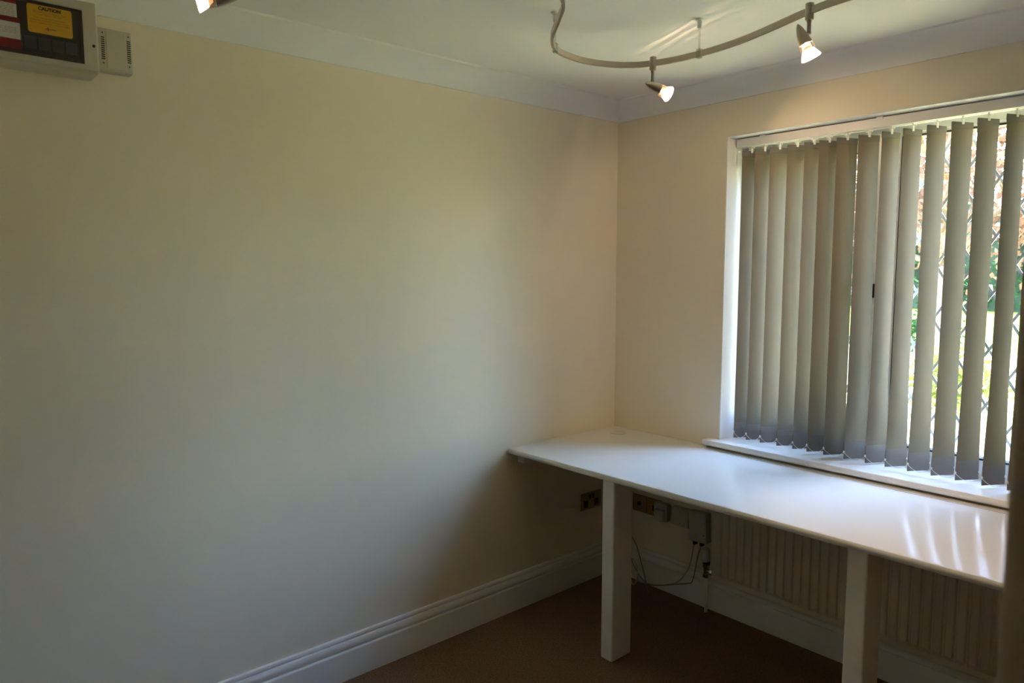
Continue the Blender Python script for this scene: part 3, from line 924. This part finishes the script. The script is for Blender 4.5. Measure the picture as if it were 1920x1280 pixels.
ch = empty('chime_box', (0.025, -2.21, 2.09), 'small pale vented chime box right of the fuse box', 'door chime')
MB().box(0.0003, 0.042, -2.2605, -2.163, 2.088, 2.204).build('case', 'chime', ch, bevel=0.007, seg=3)
MB().box(0.0420, 0.0440, -2.2315, -2.182, 2.094, 2.200).build('centre_panel', 'chime', ch, bevel=0.001)
for y0, y1 in ((-2.2445, -2.2355), (-2.1795, -2.1695)):
    for k in range(11):
        z = 2.118 + k * 0.0058
        MB().box(0.0416, 0.0424, y0, y1, z, z + 0.0030).build('vent_slot', 'dark', ch)
    mb = MB()
    for z in (2.108, 2.190):
        mb.lathe([(0.0020, 0), (0.0020, 0.0008)], 10, axis_mx((0.0418, (y0 + y1) / 2, z), (1, 0, 0)))
    mb.build('screw_holes', 'dark', ch)

# ------------------------------------------------------------------ open door leaf at the right edge of the view
dr = empty('door_1', (X1, -2.20, 0), kind='structure')
DL0, DL1, DYF = 2.2075, 2.9675, -2.170
mb = MB()
slab(mb, [DL0, DL0 + 0.11, 2.53, 2.65, DL1 - 0.11, DL1], [0.006, 0.22, 0.72, 0.92, 1.82, 1.985],
     lambda a, b: (DL0 + 0.11 < a < 2.53 or 2.65 < a < DL1 - 0.11) and (0.22 < b < 0.72 or 0.92 < b < 1.82), DYF, DYF + 0.040, lambda a, b, t: (a, t, b))
mb.build('stile_frame', 'door', dr, bevel=0.008, seg=4)
for xa, xb in ((DL0 + 0.11, 2.53), (2.65, DL1 - 0.11)):
    for za, zb in ((0.22, 0.72), (0.92, 1.82)):
        MB().box(xa - 0.001, xb + 0.001, DYF + 0.014, DYF + 0.026, za - 0.001, zb + 0.001).build('door_panel', 'door', dr)
for s in (-1, 1):
    yb = DYF + (0.040 if s > 0 else 0)
    mb = MB()
    mb.lathe([(0.025, 0), (0.025, 0.006), (0.010, 0.008), (0.010, 0.045)], 18, axis_mx((DL0 + 0.055, yb, 1.0), (0, s, 0)))
    mb.tube([(DL0 + 0.055, yb + s * 0.042, 1.0), (DL0 + 0.16, yb + s * 0.042, 1.0)], 0.009, 10)
    mb.build('door_handle', 'brass', dr, auto=40)
mb = MB()
mb.box(X1 - 0.018, X1 - 0.0003, DY1, DY1 + 0.065, 0, DZ + 0.065)
mb.box(X1 - 0.018, X1 - 0.0003, DY0 - 0.065, DY0, 0, DZ + 0.065)
mb.box(X1 - 0.018, X1 - 0.0003, DY0, DY1, DZ, DZ + 0.065)
struct(mb.build('trim_6', 'trim'))

# ------------------------------------------------------------------ garden outside
def gz_at(y):
    return -0.12 if y < 2.5 else -0.12 + 0.088 * (y - 2.5) if y < 13.5 else -0.12 + 0.088 * 11
def ground(name, y0, y1, x0, x1, m, lift=0.0, n=18):
    ys_ = [y0 + (y1 - y0) * k / n for k in range(n + 1)]
    vs = []
    for y in ys_:
        for x in (x0, x1):
            vs += [(x, y, gz_at(y) + lift)]
    for y in ys_:
        for x in (x0, x1):
            vs += [(x, y, gz_at(y) - 0.3)]
    k = 2 * (n + 1)
    fs = []
    for i in range(n):
        a = 2 * i
        fs += [(a, a + 1, a + 3, a + 2), (k + a, k + a + 2, k + a + 3, k + a + 1), (a, a + 2, k + a + 2, k + a), (a + 1, k + a + 1, k + a + 3, a + 3)]
    fs += [(0, k, k + 1, 1), (2 * n, 2 * n + 1, k + 2 * n + 1, k + 2 * n)]
    return struct(MB().add(vs, fs).build(name, m))
ground('gravel_drive', 0.3, 8.6, -30, 30, 'drive')
ground('lawn', 8.6, 34, -40, 40, 'lawn')

def leaves(name, m, parent, centres, size, n_each, spread, flat=1.0):
    """many small folded leaves as one mesh"""
    P = np.concatenate([c + rng.normal(0, 1, (n_each, 3)) * np.array(s) for c, s in zip(centres, spread)])
    N = len(P)
    d = rng.normal(0, 1, (N, 3)); d /= np.linalg.norm(d, axis=1)[:, None]
    e = rng.normal(0, 1, (N, 3)); e -= (e * d).sum(1)[:, None] * d; e /= np.linalg.norm(e, axis=1)[:, None]
    L = size * rng.uniform(0.6, 1.3, (N, 1))
    V = np.stack([P, P + d * L * 0.5 + e * L * 0.32, P + d * L, P + d * L * 0.5 - e * L * 0.32], 1).reshape(-1, 3)
    me = bpy.data.meshes.new(name)
    me.vertices.add(4 * N); me.loops.add(4 * N); me.polygons.add(N)
    me.vertices.foreach_set('co', V.ravel())
    me.loops.foreach_set('vertex_index', np.arange(4 * N))
    me.polygons.foreach_set('loop_start', np.arange(0, 4 * N, 4))
    me.polygons.foreach_set('loop_total', np.full(N, 4))
    me.update()
    me.materials.append(M[m])
    o = link(name, me, parent)
    o['kind'] = 'stuff'
    return o

def tree(loc, h, crown_z, crown_r, m, label, n=22, leaf=0.10, each=260, name='tree'):
    x, y = loc
    z0 = gz_at(y)
    t = empty(name, (x, y, z0), label, 'tree')
    top = z0 + h
    MB().tube(smooth_path([(x, y, z0 - 0.1), (x + 0.05, y, z0 + h * 0.3), (x - 0.05, y + 0.05, z0 + h * 0.6), (x, y, z0 + h * 0.9)], 4), [0.16 - 0.13 * k / 12 for k in range(13)], 10).build('trunk', 'bark', t, smooth=True)
    cs, ss = [], []
    for k in range(n):
        a = rng.uniform(0, 2 * math.pi)
        r = crown_r * math.sqrt(rng.uniform(0.05, 1))
        zz = rng.uniform(crown_z, top)
        c = np.array([x + r * math.cos(a), y + r * math.sin(a), zz])
        cs.append(c); ss.append((crown_r * 0.20, crown_r * 0.20, crown_r * 0.15))
        b0 = max(z0 + h * 0.25, zz - 0.9 - 0.3 * r)
        MB().tube([(x, y, b0), ((x + c[0]) / 2, (y + c[1]) / 2, (b0 + zz) / 2 + 0.12), tuple(c)], [0.045, 0.028, 0.010], 6).build('branch', 'bark', t, smooth=True)
    leaves('foliage', m, t, cs, leaf, each, ss)
    return t
tree((-0.9, 7.2), 5.2, 1.75, 2.1, 'leaf_bronze', 'bronze leaved tree in the garden seen between the right hand slats', 34, 0.10, 620, 'copper_tree')
tree((-7.2, 7.8), 5.5, 1.9, 1.9, 'leaf_lime', 'lime green tree in the garden behind the bronze tree', 22, 0.10, 380, 'lime_tree')
tree((5.0, 9.2), 6.0, 1.9, 1.8, 'leaf_green', 'unseen dark green tree added right of the view to block low sky', 24, 0.12, 320, 'sky_block_tree')  # out of view; placed to cut low skylight coming from the right
tree((10.9, 9.0), 6.4, 1.9, 2.1, 'leaf_green', 'taller unseen dark green tree added at the far right to block low sky', 24, 0.12, 320, 'sky_block_tree')  # second unseen tree, added to keep low sky off the left wall

def hedge(x0, x1, y, depth, h, label):
    z0 = gz_at(y)
    hd = empty('hedge', ((x0 + x1) / 2, y, z0), label, 'hedge')
    nx, nz = 40, 6
    mb = MB()
    rings = []
    for i in range(nx + 1):
        x = x0 + (x1 - x0) * i / nx
        j = lambda: random.uniform(-0.10, 0.10)
        rings.append([(x, y - depth / 2 + 0.2 + j(), z0 - 0.05), (x, y - depth / 2 + 0.15 + j(), z0 + h * 0.6), (x, y - depth / 4, z0 + h - 0.2 + j()), (x, y + depth / 4, z0 + h - 0.2 + j()), (x, y + depth / 2 - 0.15, z0 + h * 0.6), (x, y + depth / 2 - 0.2, z0 - 0.05)])
    mb.sweep(rings).build('core', 'hedge_core', hd)
    cs = [np.array([x0 + (x1 - x0) * rng.uniform(), y - depth * 0.42 + rng.uniform(-.1, .1), z0 + h * rng.uniform(0.05, 1.0)]) for _ in range(260)]
    leaves('foliage', 'leaf_green', hd, cs, 0.12, 70, [(0.30, 0.12, 0.20)] * len(cs))
    return hd
hedge(-14, 9, 13.4, 1.6, 2.1, 'dark green hedge at the far side of the lawn')

def shrub(x, y, r, h, label, m='leaf_lime'):
    z0 = gz_at(y)
    s_ = empty('shrub', (x, y, z0), label, 'shrub', 'low shrubs beside the drive')
    cs = [np.array([x + rng.normal(0, r * .4), y + rng.normal(0, r * .4), z0 + h * rng.uniform(.15, .9)]) for _ in range(14)]
    for k in range(5):
        c = cs[k]
        MB().tube([(x, y, z0 - 0.02), tuple((np.array([x, y, z0]) + c) / 2 + np.array([0, 0, .05])), tuple(c)], [0.012, 0.009, 0.004], 5).build('stem', 'bark', s_)
    leaves('foliage', m, s_, cs, 0.07, 70, [(r * .28, r * .28, h * .14)] * 14)
shrub(0.15, 5.0, 0.45, 0.62, 'low lime green shrub beside the gravel drive')
shrub(-1.6, 8.2, 0.55, 0.55, 'low green shrub at the lawn edge', 'leaf_green')
